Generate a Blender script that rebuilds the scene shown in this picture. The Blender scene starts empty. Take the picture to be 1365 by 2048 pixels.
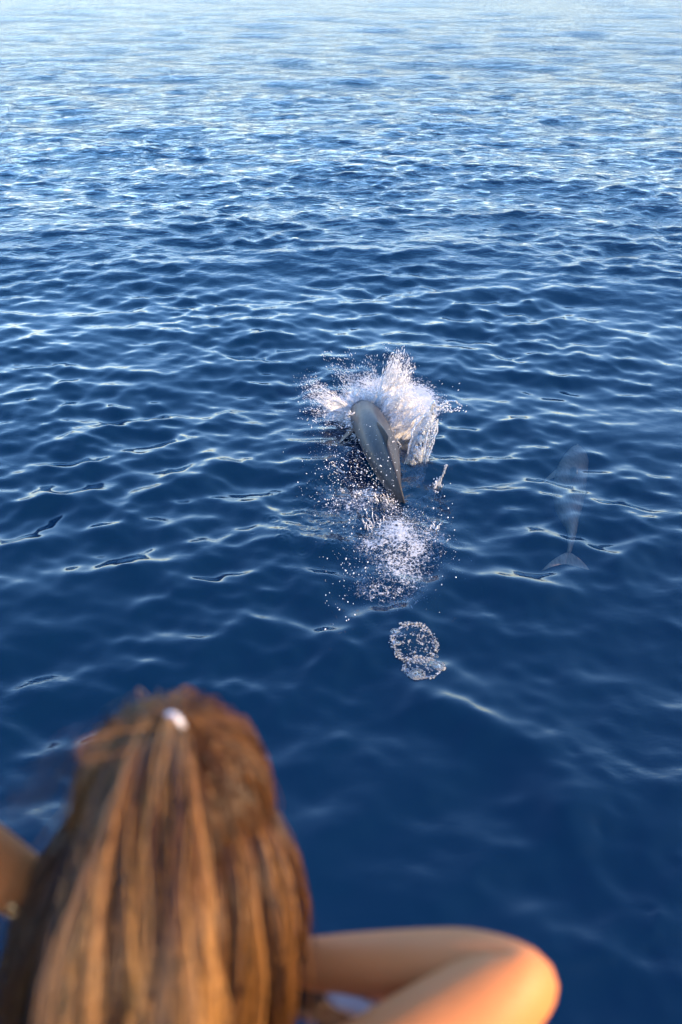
import bpy, math, random
import numpy as np
from mathutils import Vector, Matrix, noise

random.seed(7)
rng = np.random.default_rng(11)
scene = bpy.context.scene
col = scene.collection
R = math.radians

# ------------------------------------------------------------------ camera
CAM_H = 4.5
PITCH = R(30.2)
FPX = 1990.0                                   # focal length in photograph pixels (1365 wide)
cam_data = bpy.data.cameras.new('camera')
cam_data.sensor_fit = 'HORIZONTAL'
cam_data.sensor_width = 24.0
cam_data.lens = 24.0 * FPX / 1365.0
cam_data.clip_start = 0.05
cam_data.clip_end = 20000
cam_data.dof.use_dof = True
cam_data.dof.focus_distance = 8.6
cam_data.dof.aperture_fstop = 3.0
cam = bpy.data.objects.new('camera', cam_data)
col.objects.link(cam)
cam.location = (0, 0, CAM_H)
cam.rotation_euler = (math.pi / 2 - PITCH, 0, 0)
scene.camera = cam

# ------------------------------------------------------------------ sky, sun, exposure
SUN_ELEV, SUN_AZ = R(24), R(126)
world = bpy.data.worlds.new('World')
scene.world = world
world.use_nodes = True
wn = world.node_tree.nodes
sky = wn.new('ShaderNodeTexSky')
sky.sky_type = 'NISHITA'
sky.sun_disc = False
sky.sun_elevation = SUN_ELEV
sky.sun_rotation = SUN_AZ
sky.dust_density = 0.6
sky.air_density = 0.65
sky.ozone_density = 1.0
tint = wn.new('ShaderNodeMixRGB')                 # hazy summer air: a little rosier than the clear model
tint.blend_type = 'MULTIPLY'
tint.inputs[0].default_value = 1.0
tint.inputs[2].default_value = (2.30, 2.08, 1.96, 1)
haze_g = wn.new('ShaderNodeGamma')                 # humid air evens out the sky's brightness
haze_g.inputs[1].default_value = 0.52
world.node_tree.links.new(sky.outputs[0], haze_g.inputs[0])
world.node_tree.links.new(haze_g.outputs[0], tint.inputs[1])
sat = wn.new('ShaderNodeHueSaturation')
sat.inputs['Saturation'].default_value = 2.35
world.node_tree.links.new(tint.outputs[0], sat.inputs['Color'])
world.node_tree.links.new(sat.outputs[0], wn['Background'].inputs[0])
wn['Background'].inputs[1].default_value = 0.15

sun_data = bpy.data.lights.new('sun', 'SUN')
sun_data.energy = 2.7
sun_data.angle = R(0.6)
sun_data.color = (0.74, 0.50, 0.26)
sun = bpy.data.objects.new('sun', sun_data)
col.objects.link(sun)
to_sun = Vector((math.cos(SUN_ELEV) * math.sin(SUN_AZ), math.cos(SUN_ELEV) * math.cos(SUN_AZ), math.sin(SUN_ELEV)))
sun.rotation_euler = to_sun.to_track_quat('Z', 'Y').to_euler()

scene.view_settings.view_transform = 'Standard'
scene.view_settings.look = 'None'
scene.view_settings.gamma = 1.0
scene.view_settings.use_curve_mapping = False
scene.view_settings.exposure = 2.2
scene.render.engine = 'CYCLES'
scene.cycles.use_denoising = True
scene.cycles.max_bounces = 8
scene.cycles.transparent_max_bounces = 24
scene.cycles.caustics_reflective = False
scene.cycles.caustics_refractive = False

# ------------------------------------------------------------------ helpers
def at(px, py, z=0.0):
    """photograph pixel -> point of the place at height z"""
    x = (px - 682.5) / FPX
    y = -(py - 1024) / FPX
    d = np.array([x, math.cos(PITCH) + y * math.sin(PITCH), -math.sin(PITCH) + y * math.cos(PITCH)])
    t = (z - CAM_H) / d[2]
    return np.array([0, 0, CAM_H]) + d * t

def atd(px, py, dist):
    """photograph pixel -> point at a distance from the lens"""
    x = (px - 682.5) / FPX
    y = -(py - 1024) / FPX
    d = np.array([x, math.cos(PITCH) + y * math.sin(PITCH), -math.sin(PITCH) + y * math.cos(PITCH)])
    return np.array([0, 0, CAM_H]) + d / np.linalg.norm(d) * dist

def mesh_np(name, verts, faces_list, mat=None, smooth=True, parent=None):
    """faces_list: list of int arrays (n,k)"""
    me = bpy.data.meshes.new(name)
    verts = np.asarray(verts, np.float32)
    me.vertices.add(len(verts))
    me.vertices.foreach_set('co', verts.ravel())
    loops = np.concatenate([f.ravel() for f in faces_list]).astype(np.int32)
    tot = np.concatenate([np.full(len(f), f.shape[1]) for f in faces_list]).astype(np.int32)
    start = np.concatenate([[0], np.cumsum(tot)[:-1]]).astype(np.int32)
    me.loops.add(len(loops))
    me.loops.foreach_set('vertex_index', loops)
    me.polygons.add(len(tot))
    me.polygons.foreach_set('loop_start', start)
    if smooth:
        me.polygons.foreach_set('use_smooth', np.ones(len(tot), bool))
    me.update(calc_edges=True)
    o = bpy.data.objects.new(name, me)
    col.objects.link(o)
    if mat: me.materials.append(mat)
    if parent: o.parent = parent
    return o

def attr(o, name, vals):
    a = o.data.attributes.new(name, 'FLOAT', 'POINT')
    a.data.foreach_set('value', np.asarray(vals, np.float32))

def tag(o, label=None, cat=None, group=None, kind=None):
    if label: o['label'] = label
    if cat: o['category'] = cat
    if group: o['group'] = group
    if kind: o['kind'] = kind
    return o

def grid_faces(rows, cols, wrap=False):
    i = np.arange(rows - 1)[:, None]
    j = np.arange(cols if wrap else cols - 1)[None, :]
    jn = (j + 1) % cols
    a = i * cols + j; b = i * cols + jn; c = (i + 1) * cols + jn; d = (i + 1) * cols + j
    return np.stack([a + 0 * b, b, c, d + 0 * b], -1).reshape(-1, 4)

class NT:
    def __init__(self, name):
        self.m = bpy.data.materials.new(name)
        self.m.use_nodes = True
        self.t = self.m.node_tree
        self.t.nodes.clear()
        self.out = self.t.nodes.new('ShaderNodeOutputMaterial')
    def n(self, typ, **kw):
        nd = self.t.nodes.new('ShaderNode' + typ)
        for k, v in kw.items():
            if k.startswith('_'):
                key = k[1:]
                key = int(key) if key.isdigit() else key.replace('_', ' ')
                if isinstance(v, (bpy.types.NodeSocket,)):
                    self.t.links.new(v, nd.inputs[key])
                else:
                    nd.inputs[key].default_value = v
            else:
                setattr(nd, k, v)
        return nd
    def l(self, a, b): self.t.links.new(a, b)
    def math(self, op, a, b=None, c=None, clamp=False):
        nd = self.t.nodes.new('ShaderNodeMath'); nd.operation = op; nd.use_clamp = clamp
        for k, v in enumerate((a, b, c)):
            if v is None: continue
            if isinstance(v, bpy.types.NodeSocket): self.t.links.new(v, nd.inputs[k])
            else: nd.inputs[k].default_value = v
        return nd.outputs[0]
    def ramp(self, fac, stops):
        nd = self.t.nodes.new('ShaderNodeValToRGB')
        e = nd.color_ramp.elements
        while len(e) < len(stops): e.new(0.5)
        for k, (p, c) in enumerate(stops):
            e[k].position = p
            e[k].color = c if len(c) == 4 else (*c, 1)
        self.t.links.new(fac, nd.inputs[0])
        return nd.outputs[0]
    def surf(self, s): self.t.links.new(s, self.out.inputs[0]); return self.m

# ------------------------------------------------------------------ sea surface height
def smooth01(x): x = np.clip(x, 0, 1); return x * x * (3 - 2 * x)

def make_waves():
    W = []
    r = np.random.default_rng(5)
    def band(l0, l1, n, slope, d0, spread):
        for k in range(n):
            lam = math.exp(r.uniform(math.log(l0), math.log(l1)))
            th = r.normal(d0, spread)
            kk = 2 * math.pi / lam
            a = slope * math.sqrt(2.0 / n) / kk * r.uniform(.6, 1.3)
            W.append((kk * math.cos(th), kk * math.sin(th), a, r.uniform(0, 2 * math.pi), lam))
    H = math.pi / 2                              # direction 90 deg = running along +Y
    band(3.5, 8.0, 10, .024, H - .25, .35)
    band(1.5, 3.5, 24, .046, H - .15, .60)
    band(.75, 1.5, 36, .070, H + .05, .75)
    band(.30, .75, 84, .138, H + .0, .80)
    band(.14, .30, 44, .078, H, 1.1)
    return W
WAVES = make_waves()

def curve_pts(pix, n=14):
    P = np.array([at(*p)[:2] for p in pix])
    t = np.linspace(0, len(P) - 1, n)
    out = []
    for u in t:                                   # Catmull-Rom
        i = min(int(u), len(P) - 2); f = u - i
        p0, p1, p2, p3 = P[max(i - 1, 0)], P[i], P[i + 1], P[min(i + 2, len(P) - 1)]
        out.append(.5 * (2 * p1 + (p2 - p0) * f + (2 * p0 - 5 * p1 + 4 * p2 - p3) * f * f + (3 * p1 - p0 - 3 * p2 + p3) * f ** 3))
    return out

RIDGES = [  # pixel line on the sea, height, width, steepness of the near side
    (curve_pts([(700, 1220), (800, 1235), (870, 1190), (900, 1120)]), .035, .07),
    (curve_pts([(800, 1375), (860, 1402), (960, 1452), (1110, 1500), (1200, 1520)]), .070, .085),
    (curve_pts([(1085, 1540), (1110, 1590), (1200, 1625), (1365, 1650)]), .085, .10),
    (curve_pts([(1110, 1600), (1135, 1660), (1180, 1740), (1230, 1800)]), .035, .05),
    (curve_pts([(900, 1120), (960, 1160), (1100, 1185), (1230, 1235)]), .03, .10),
    (curve_pts([(500, 1080), (590, 1150), (690, 1190)]), .03, .08),
    (curve_pts([(470, 1010), (590, 1090), (700, 1110)]), .03, .08),
]
BUMPS = [  # centre pixel, radius m, height
    (at(830, 1290), .16, .035), (at(850, 1335), .13, .025),
    (at(780, 1165), .20, .05), (at(860, 1150), .12, -.03),
    (at(735, 950), .30, -.06), (at(790, 1060), .35, .05),
    (at(790, 850), .35, .03), (at(1010, 1560), .5, -.04),
]
r_ = np.random.default_rng(3)
DRIPS = [(at(r_.normal(660, 55), r_.uniform(960, 1120)), r_.uniform(.03, .09)) for k in range(70)]
DRIPS += [(at(735, 1258), .045), (at(753, 1255), .045), (at(890, 1043), .08)]

r_ = np.random.default_rng(29)
for pts, h, wd in RIDGES:                         # soft irregular crests along each line
    L = sum(np.hypot(*(b - a)) for a, b in zip(pts[:-1], pts[1:]))
    n_ = max(3, int(L / (wd * .8)))
    for k in range(n_):
        u = (k + .5) / n_; i_ = min(int(u * (len(pts) - 1)), len(pts) - 2); f_ = u * (len(pts) - 1) - i_
        p = pts[i_] * (1 - f_) + pts[i_ + 1] * f_ + r_.normal(0, wd * .18, 2)
        BUMPS.append((np.array([p[0], p[1], 0]), wd * r_.uniform(1.5, 2.6), h * .27 * math.sin(math.pi * (.08 + .84 * u)) * r_.uniform(.6, 1.3)))
r_ = np.random.default_rng(17)
CHOP = []
for k in range(46):                              # confused water around the animal
    lam = math.exp(r_.uniform(math.log(.06), math.log(.45))); th = r_.uniform(0, 2 * math.pi)
    CHOP.append((2 * math.pi / lam * math.cos(th), 2 * math.pi / lam * math.sin(th), .0048 * lam, r_.uniform(0, 6.28)))
r_ = np.random.default_rng(8)
for k in range(60):                              # slicks and dimples left by the bow wave
    t_ = r_.random()
    BUMPS.append((at(1150 + 170 * t_ + r_.normal(0, 60), 1430 + 560 * t_ + r_.normal(0, 50)), r_.uniform(.03, .11), r_.choice([-1, 1]) * r_.uniform(.002, .007)))

def sea(X, Y, step=None):
    """returns displaced X, Y and the height"""
    X = X.astype(np.float32); Y = Y.astype(np.float32)
    Z = np.zeros_like(X); DX = np.zeros_like(X); DY = np.zeros_like(X)
    lost = np.zeros_like(X)
    Rr = np.sqrt(X * X + Y * Y)
    # gustiness: patches of rougher and calmer water, calmer beside the hull
    gust = 1 + .22 * np.sin(X * .31 + Y * .17 + 1) * np.sin(Y * .23 - X * .09) + .15 * np.sin(X * .8 - Y * .5)
    patchy = .78 + .30 * (np.sin(X * 1.7 + 2 * np.sin(Y * .6)) * np.sin(Y * .9 + 1.5 * np.sin(X * .7 + 1))) + .22 * np.sin(X * .9 + Y * 1.3 + 2 * np.sin(X * .4)) + .2
    near = 1.0 + .0 * smooth01((Rr - 3.0) / 6.0)
    calm = np.exp(-((X - 1.6) / 1.5) ** 2 - ((Y - 4.3) / 1.5) ** 2)
    small = np.minimum(gust * patchy * .98, 1.24) * near * (1 - .45 * calm)
    small_near = small * (.88 + .12 * smooth01((Rr - 4.0) / 6.0))
    for kx, ky, a, ph, lam in WAVES:
        w = small_near if lam < .3 else (small if lam < 1.6 else near)
        if step is not None:
            f = smooth01((lam / step - 1.7) / 1.5)
            w = w * f
        arg = kx * X + ky * Y + ph
        s = np.sin(arg); c = np.cos(arg)
        Z += a * w * s
        k = math.hypot(kx, ky)
        q = .42 * a * w
        DX += q * kx / k * c; DY += q * ky / k * c
        if step is not None: lost += (a * k) ** 2 * (1 - f) * .5
    near_m = (Rr < 14)
    xs, ys = X[near_m], Y[near_m]
    z = np.zeros_like(xs)
    for c, rad, h in BUMPS:
        d2 = ((xs - c[0]) ** 2 + (ys - c[1]) ** 2) / rad ** 2
        z += h * np.exp(-d2)
    cx_, cy_ = at(728, 1000)[:2]
    m_ = np.exp(-(((xs - cx_) / .75) ** 2 + ((ys - cy_) / 1.15) ** 2) ** 1.3)
    for kx, ky, a, ph in CHOP:
        z += a * m_ * np.sin(kx * xs + ky * ys + ph)
    for c, rad in DRIPS:
        d = np.sqrt((xs - c[0]) ** 2 + (ys - c[1]) ** 2)
        z += .0035 * np.cos(d / rad * 2 * math.pi * 1.5) * np.exp(-(d / rad) ** 2 * 1.2)
    Z[near_m] += z
    return X + DX, Y + DY, Z, np.sqrt(lost)

def sea_z(x, y):
    return float(sea(np.array([x]), np.array([y]))[2][0])

# ------------------------------------------------------------------ sea mesh: a polar sheet out to the horizon
ang_in = np.radians(np.linspace(-30.5, 30.5, 760))
ang_out = np.radians(np.linspace(30.5, 329.5, 76))[1:-1]
ang = np.concatenate([ang_in, ang_out])
rad = [0.15]
while rad[-1] < 9000:
    r0 = rad[-1]
    if r0 < 2.7: rad.append(r0 + .14)
    else:
        pix = (r0 * r0 + CAM_H ** 2) / CAM_H * .00106     # about one row per picture row
        pix = max(pix, .010)
        if r0 > 120: pix *= 1.0 + (r0 - 120) / 30
        rad.append(r0 + min(pix, r0 * .25))
rad = np.array(rad)
step_r = np.gradient(rad)
A, RR = np.meshgrid(ang, rad)
ST = np.maximum(np.meshgrid(ang, step_r)[1], RR * .0011)
out_a = (A > R(31)) & (A < R(329))
ST = np.where(out_a, np.maximum(ST, RR * .066), ST)
GX, GY = RR * np.sin(A), RR * np.cos(A)
SX, SY, SZ, LOST = sea(GX.ravel(), GY.ravel(), ST.ravel())
print('sea rows', len(rad), 'cols', len(ang))

def foam_fields(X, Y):
    """aerated, whitened water: where the dolphin churned the surface"""
    f = np.zeros_like(X)
    def blob(px, py, rx, ry, s):
        c = at(px, py)
        return s * np.exp(-((X - c[0]) / rx) ** 2 - ((Y - c[1]) / ry) ** 2)
    for b in [(795, 1075, .26, .42, .75), (830, 1105, .20, .30, .7), (745, 1100, .22, .25, .6), (800, 1190, .12, .12, .45),
              (700, 815, .35, .4, 1.0), (830, 800, .32, .7, 1.1), (760, 770, .5, .5, .8), (735, 985, .35, .45, .60), (700, 1010, .45, .35, .52), (800, 1140, .36, .55, .60), (850, 1080, .3, .5, .5), (760, 1190, .3, .25, .5),
              (700, 990, .25, .2, .35), (690, 905, .3, .2, .35)]:
        f = np.maximum(f, blob(*b))
    for px, py, rx, ry in [(829, 1290, .165, .20), (848, 1337, .13, .13)]:
        c = at(px, py)
        d = np.sqrt(((X - c[0]) / rx) ** 2 + ((Y - c[1]) / ry) ** 2)
        f = np.maximum(f, .62 * np.exp(-((d - .92) / .16) ** 2))
        f = np.maximum(f, .38 * (d < 1))
    return f
FOAM = foam_fields(SX, SY)

# sea material
def water_material():
    N = NT('sea_water')
    geo = N.n('NewGeometry')
    lost = N.n('Attribute', attribute_name='lost_slope').outputs['Fac']
    foam = N.n('Attribute', attribute_name='foam').outputs['Fac']
    # fine relief that the sheet cannot carry: cat's-paws near, and the short chop far off
    mp = N.n('Mapping', _Vector=geo.outputs['Position'], _Scale=(1, 1.35, 1))
    n1 = N.n('TexNoise', _Vector=mp.outputs[0], _Scale=9.0, _Detail=3.0, _Roughness=.55)
    n2 = N.n('TexNoise', _Vector=mp.outputs[0], _Scale=2.2, _Detail=5.0, _Roughness=.62)
    n3 = N.n('TexNoise', _Vector=mp.outputs[0], _Scale=.75, _Detail=4.0, _Roughness=.6)
    patch = N.n('TexNoise', _Vector=geo.outputs['Position'], _Scale=.7, _Detail=2.0)
    pm = N.math('MULTIPLY', N.math('SUBTRACT', patch.outputs[0], .38, clamp=True), .022)
    b1 = N.n('Bump', _Strength=.8, _Height=N.math('MULTIPLY', n1.outputs[0], pm), _Distance=1.0)
    b2 = N.n('Bump', _Strength=1.0, _Height=N.math('MULTIPLY', N.math('ADD', n2.outputs[0], N.math('MULTIPLY', n3.outputs[0], 2.5)), N.math('MULTIPLY', lost, .9)),
             _Distance=1.0, _Normal=b1.outputs[0])
    nrm = b2.outputs[0]
    fres = N.n('Fresnel', _IOR=1.333, _Normal=nrm)
    rough = N.math('ADD', .07, N.math('MULTIPLY', lost, .35))
    gloss = N.n('BsdfAnisotropic', _Color=(.88, .97, 1, 1), _Roughness=rough, _Normal=nrm)
    deep = N.n('BsdfDiffuse', _Color=(.0001, .0235, .076, 1), _Normal=nrm)
    clear = N.n('BsdfTransparent', _Color=(.9, .95, 1, 1))
    body = N.n('MixShader', _0=.7, _1=deep.outputs[0], _2=clear.outputs[0])
    wat = N.n('MixShader', _0=fres.outputs[0], _1=body.outputs[0], _2=gloss.outputs[0])
    # foam: lacy bubbles
    v = N.n('TexNoise', _Vector=geo.outputs['Position'], _Scale=21.0, _Detail=7.0, _Roughness=.72)
    v2 = N.n('TexVoronoi', feature='DISTANCE_TO_EDGE', _Vector=N.n('MixRGB', blend_type='ADD', _Fac=.08,
             _Color1=geo.outputs['Position'], _Color2=v.outputs['Color']).outputs[0], _Scale=26.0)
    lace = N.math('SUBTRACT', 1.0, N.math('MULTIPLY', v2.outputs['Distance'], 7.0, clamp=True))
    tex = N.math('ADD', N.math('MULTIPLY', v.outputs[0], 1.25), N.math('MULTIPLY', lace, .22))
    fm = N.math('MULTIPLY', N.math('SUBTRACT', N.math('ADD', tex, foam), 1.22), 5.0, clamp=True)
    fm = N.math('MULTIPLY', fm, N.math('MULTIPLY', foam, 4.0, clamp=True))
    fb = N.n('Bump', _Strength=.7, _Height=v.outputs[0], _Distance=.05)
    white = N.n('BsdfDiffuse', _Color=(.55, .6, .66, 1), _Normal=fb.outputs[0])
    tr = N.n('BsdfTranslucent', _Color=(.6, .75, .9, 1), _Normal=fb.outputs[0])
    wmix = N.n('MixShader', _0=.25, _1=white.outputs[0], _2=tr.outputs[0])
    fin = N.n('MixShader', _0=fm, _1=wat.outputs[0], _2=wmix.outputs[0])
    return N.surf(fin.outputs[0])
M_WATER = water_material()

nr, nc = len(rad), len(ang)
verts = np.stack([SX, SY, SZ], -1)
faces = grid_faces(nr, nc, wrap=True)


cen = len(verts)
verts = np.vstack([verts, [[0, 0, 0]]])
j = np.arange(nc)
tri = np.stack([(j + 1) % nc, j, np.full(nc, cen)], -1)
sea_o = mesh_np('sea', verts, [faces, tri], M_WATER)
attr(sea_o, 'lost_slope', np.append(LOST, 0))
attr(sea_o, 'foam', np.append(FOAM, 0))
tag(sea_o, 'deep blue open sea with small crossing ripples and pale sky reflections', kind='structure')

# deep water under the surface: what one sees through the clear part of it
N = NT('deep_water')
M_DEEP = N.surf(N.n('BsdfDiffuse', _Color=(.0001, .0095, .025, 1)).outputs[0])
th = np.linspace(0, 2 * math.pi, 48, endpoint=False)
dv = [[0, 0, -6.0]] + [[9000 * math.sin(t), 9000 * math.cos(t), -6.0] for t in th]
df = np.array([[0, 1 + k, 1 + (k + 1) % 48][::-1] for k in range(48)])
deep_o = mesh_np('deep_water', dv, [df], M_DEEP)
tag(deep_o, 'dark blue depth of the sea seen through the surface', kind='structure')

# ------------------------------------------------------------------ more geometry helpers
def catmull(P, n):
    P = np.asarray(P, float)
    out = []
    for u in np.linspace(0, len(P) - 1, n):
        i = min(int(u), len(P) - 2); f = u - i
        p0, p1, p2, p3 = P[max(i - 1, 0)], P[i], P[i + 1], P[min(i + 2, len(P) - 1)]
        out.append(.5 * (2 * p1 + (p2 - p0) * f + (2 * p0 - 5 * p1 + 4 * p2 - p3) * f * f + (3 * p1 - p0 - 3 * p2 + p3) * f ** 3))
    return np.array(out)

def frames(P, up=np.array([0, 0, 1.0])):
    T = np.gradient(P, axis=0); T /= np.linalg.norm(T, axis=1)[:, None] + 1e-12
    S = np.cross(T, up); S /= np.linalg.norm(S, axis=1)[:, None] + 1e-9
    U = np.cross(S, T)
    return T, S, U

def atY(px, py, Y):
    """photograph pixel -> point on the upright plane at distance Y"""
    x = (px - 682.5) / FPX; y = -(py - 1024) / FPX
    d = np.array([x, math.cos(PITCH) + y * math.sin(PITCH), -math.sin(PITCH) + y * math.cos(PITCH)])
    return np.array([0, 0, CAM_H]) + d * (Y / d[1])

PHI = (1 + 5 ** .5) / 2
ICO_V = np.array([(-1, PHI, 0), (1, PHI, 0), (-1, -PHI, 0), (1, -PHI, 0), (0, -1, PHI), (0, 1, PHI), (0, -1, -PHI), (0, 1, -PHI),
                  (PHI, 0, -1), (PHI, 0, 1), (-PHI, 0, -1), (-PHI, 0, 1)]) / math.hypot(1, PHI)
ICO_F = np.array([(0, 11, 5), (0, 5, 1), (0, 1, 7), (0, 7, 10), (0, 10, 11), (1, 5, 9), (5, 11, 4), (11, 10, 2), (10, 7, 6), (7, 1, 8),
                  (3, 9, 4), (3, 4, 2), (3, 2, 6), (3, 6, 8), (3, 8, 9), (4, 9, 5), (2, 4, 11), (6, 2, 10), (8, 6, 7), (9, 8, 1)])
OCT_V = np.array([(1, 0, 0), (-1, 0, 0), (0, 1, 0), (0, -1, 0), (0, 0, 1), (0, 0, -1)], float)
OCT_F = np.array([(0, 2, 4), (2, 1, 4), (1, 3, 4), (3, 0, 4), (2, 0, 5), (1, 2, 5), (3, 1, 5), (0, 3, 5)])

def drops(name, P, r, D, stretch, mat, parent=None, fine=False):
    """many water drops as one mesh: centres P, radii r, flight direction D, length factor stretch"""
    V, F = (ICO_V, ICO_F) if fine else (OCT_V, OCT_F)
    n = len(P)
    D = D / (np.linalg.norm(D, axis=1)[:, None] + 1e-9)
    along = (V[None] * D[:, None]).sum(-1)                       # n,v
    off = V[None] + D[:, None] * (along * (stretch[:, None] - 1))[..., None]
    W = P[:, None] + off * r[:, None, None]
    faces = (F[None] + (np.arange(n) * len(V))[:, None, None]).reshape(-1, 3)
    return mesh_np(name, W.reshape(-1, 3), [faces], mat, True, parent)

def loft(rings, close_ends=True):
    """rings: (n,m,3)"""
    n, m, _ = rings.shape
    v = rings.reshape(-1, 3)
    f = [grid_faces(n, m, wrap=True)]
    if close_ends:
        v = np.vstack([v, rings[0].mean(0), rings[-1].mean(0)])
        j = np.arange(m)
        f.append(np.stack([(j + 1) % m, j, np.full(m, n * m)], -1))
        b = (n - 1) * m
        f.append(np.stack([b + j, b + (j + 1) % m, np.full(m, n * m + 1)], -1))
    return v, f

def tube(P, r, seg=8):
    T, S, U = frames(P)
    a = np.linspace(0, 2 * math.pi, seg, endpoint=False)
    rings = P[:, None] + np.asarray(r)[:, None, None] * (np.cos(a)[None, :, None] * S[:, None] + np.sin(a)[None, :, None] * U[:, None])
    return loft(rings)

def fbm(p, s=1.0, o=4):
    return noise.fractal(Vector(p) * s, 1.0, 2.0, o)

def empty(name, loc):
    o = bpy.data.objects.new(name, None); col.objects.link(o); o.location = loc
    return o

def local(o):                                    # geometry was written in world space: keep it there under its parent
    o.matrix_parent_inverse = Matrix.Translation(-o.parent.location)
    return o

# ------------------------------------------------------------------ dolphins
def dolphin_material(name, top, belly, rough):
    N = NT(name)
    geo = N.n('NewGeometry')
    h = N.n('Attribute', attribute_name='flank').outputs['Fac']
    n1 = N.n('TexNoise', _Vector=geo.outputs['Position'], _Scale=7.0, _Detail=5.0, _Roughness=.6)
    n2 = N.n('TexNoise', _Vector=N.n('Mapping', _Vector=geo.outputs['Position'], _Scale=(60, 9, 20)).outputs[0], _Scale=1.0, _Detail=4.0)
    f = N.math('ADD', h, N.math('MULTIPLY', N.math('SUBTRACT', n1.outputs[0], .5), .35))
    c = N.ramp(f, [(0, top), (.42, tuple(x * 1.25 for x in top)), (.62, belly), (1, belly)])
    sc = N.n('MixRGB', blend_type='MULTIPLY', _Fac=.75, _Color1=c, _Color2=N.ramp(n2.outputs[0], [(.3, (.55, .55, .55)), (.7, (1.25, 1.25, 1.25))]))
    bump = N.n('Bump', _Strength=.35, _Height=n1.outputs[0], _Distance=.01)
    p = N.n('BsdfPrincipled', _Base_Color=sc.outputs[0], _Roughness=rough, _Normal=bump.outputs[0])
    p.inputs['Specular IOR Level'].default_value = .35
    p.inputs['Coat Weight'].default_value = .06
    p.inputs['Coat Roughness'].default_value = .12
    return N.surf(p.outputs[0])
M_DOL = dolphin_material('wet_dolphin_skin', (.026, .026, .030), (.11, .085, .07), .46)
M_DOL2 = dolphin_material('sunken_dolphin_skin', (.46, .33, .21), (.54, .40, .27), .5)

def dolphin_body(P, rw, rh, keel, n=90, m=32):
    """P spine tail to snout, rw / rh half width and half height, keel height of the ridge on the back"""
    t = np.linspace(0, 1, len(rw)); u = np.linspace(0, 1, n)
    C = catmull(P, n)
    W, H, K = (catmull(np.array(a)[:, None], n)[:, 0] for a in (rw, rh, keel))
    T, S, U = frames(C)
    a = np.linspace(0, 2 * math.pi, m, endpoint=False) + math.pi / 2
    ca, sa = np.cos(a), np.sin(a)
    d = (a - math.pi / 2 + math.pi) % (2 * math.pi) - math.pi
    kk = np.exp(-(np.abs(d) / .24) ** 1.5)
    # faceted flanks: flatter sides toward the tail
    px = W[:, None] * np.sign(ca) * np.abs(ca) ** 1.05
    pz = H[:, None] * sa + K[:, None] * kk
    rings = C[:, None] + px[..., None] * S[:, None] + pz[..., None] * U[:, None]
    flank = (1 - np.tile(sa, (n, 1))) / 2
    return rings, flank, C, S, U, T

def fin_mesh(base0, base1, tipv, side, chord_tip=.25, sweep=.15, thick=.10, n=12, m=16, curl=0.0):
    """a swept fin: base0 front, base1 rear of the root; tipv root centre -> tip; side = thickness direction"""
    root = (base0 + base1) / 2; ch = base1 - base0
    rings = []
    for i in range(n):
        h = i / (n - 1)
        c = (1 - h) ** .75 * (1 - chord_tip) + chord_tip * (1 - h ** 3) + .02
        off = ch * (sweep * h * h)
        cen = root + tipv * h + off
        th = np.linalg.norm(ch) * thick * (1 - h) ** .6 + .002
        ring = []
        for k in range(m):
            a = 2 * math.pi * k / m
            x = math.cos(a) * .5; y = math.sin(a) * (.5 + .35 * (-math.cos(a)))
            ring.append(cen + ch * c * x + side * th * y * c ** .4 + side * curl * h * h)
        rings.append(ring)
    return loft(np.array(rings))

# --- the leaping dolphin
dol = empty('dolphin', tuple(at(770, 930)))
SP = [at(800, 1090, -.42), at(803, 1045, -.22), at(798, 1006, -.03), at(788, 972, .09), at(776, 938, .17), at(763, 900, .235),
      at(749, 866, .25), at(737, 843, .20), at(729, 829, .08), at(724, 826, -.08), at(720, 830, -.25), at(718, 836, -.40)]
RW = [.028, .030, .032, .070, .122, .165, .172, .172, .160, .130, .085, .020]
RH = [.035, .050, .080, .110, .140, .155, .160, .160, .150, .125, .080, .020]
KE = [.010, .020, .040, .060, .070, .075, .020, .000, .000, .000, .000, .000]
rings, flank, C, S, U, T = dolphin_body(SP, RW, RH, KE)
v, f = loft(rings)
body = mesh_np('body', v, f, M_DOL, True, dol); local(body)
attr(body, 'flank', np.append(flank.ravel(), [.5, .5]))
def spine(C, U, S, u, up=0.0, side=0.0):
    i = int(round(u * (len(C) - 1)))
    return C[i] + U[i] * up + S[i] * side
b0 = spine(C, U, S, .530, .13); b1 = spine(C, U, S, .38, .13)
i = int(.48 * 89)
v, f = fin_mesh(b0, b1, U[i] * .25 + T[i] * -.0 + S[i] * -.02, S[i], sweep=.62, thick=.07)
fin = mesh_np('dorsal_fin', v, f, M_DOL, True, dol); local(fin); attr(fin, 'flank', np.zeros(len(v)))
for sg in (-1, 1):
    a0 = spine(C, U, S, .70, -.07, sg * .11); a1 = spine(C, U, S, .64, -.07, sg * .11)
    i = int(.67 * 89)
    v, f = fin_mesh(a0, a1, S[i] * sg * .22 - U[i] * .16 - T[i] * .10, U[i], sweep=.4, thick=.14)
    q = mesh_np('flipper', v, f, M_DOL, True, dol); local(q); attr(q, 'flank', np.full(len(v), .2))
    a0 = spine(C, U, S, .035, 0, sg * .01); a1 = spine(C, U, S, .0, 0, sg * .01) - T[0] * .05
    v, f = fin_mesh(a0, a1, S[0] * sg * .24 - T[0] * .08, U[0], sweep=.3, thick=.14)
    q = mesh_np('fluke', v, f, M_DOL, True, dol); local(q); attr(q, 'flank', np.full(len(v), .2))
tag(dol, 'wet grey dolphin arching out of the water in a burst of white spray', 'dolphin', 'dolphins swimming ahead of the boat')

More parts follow.
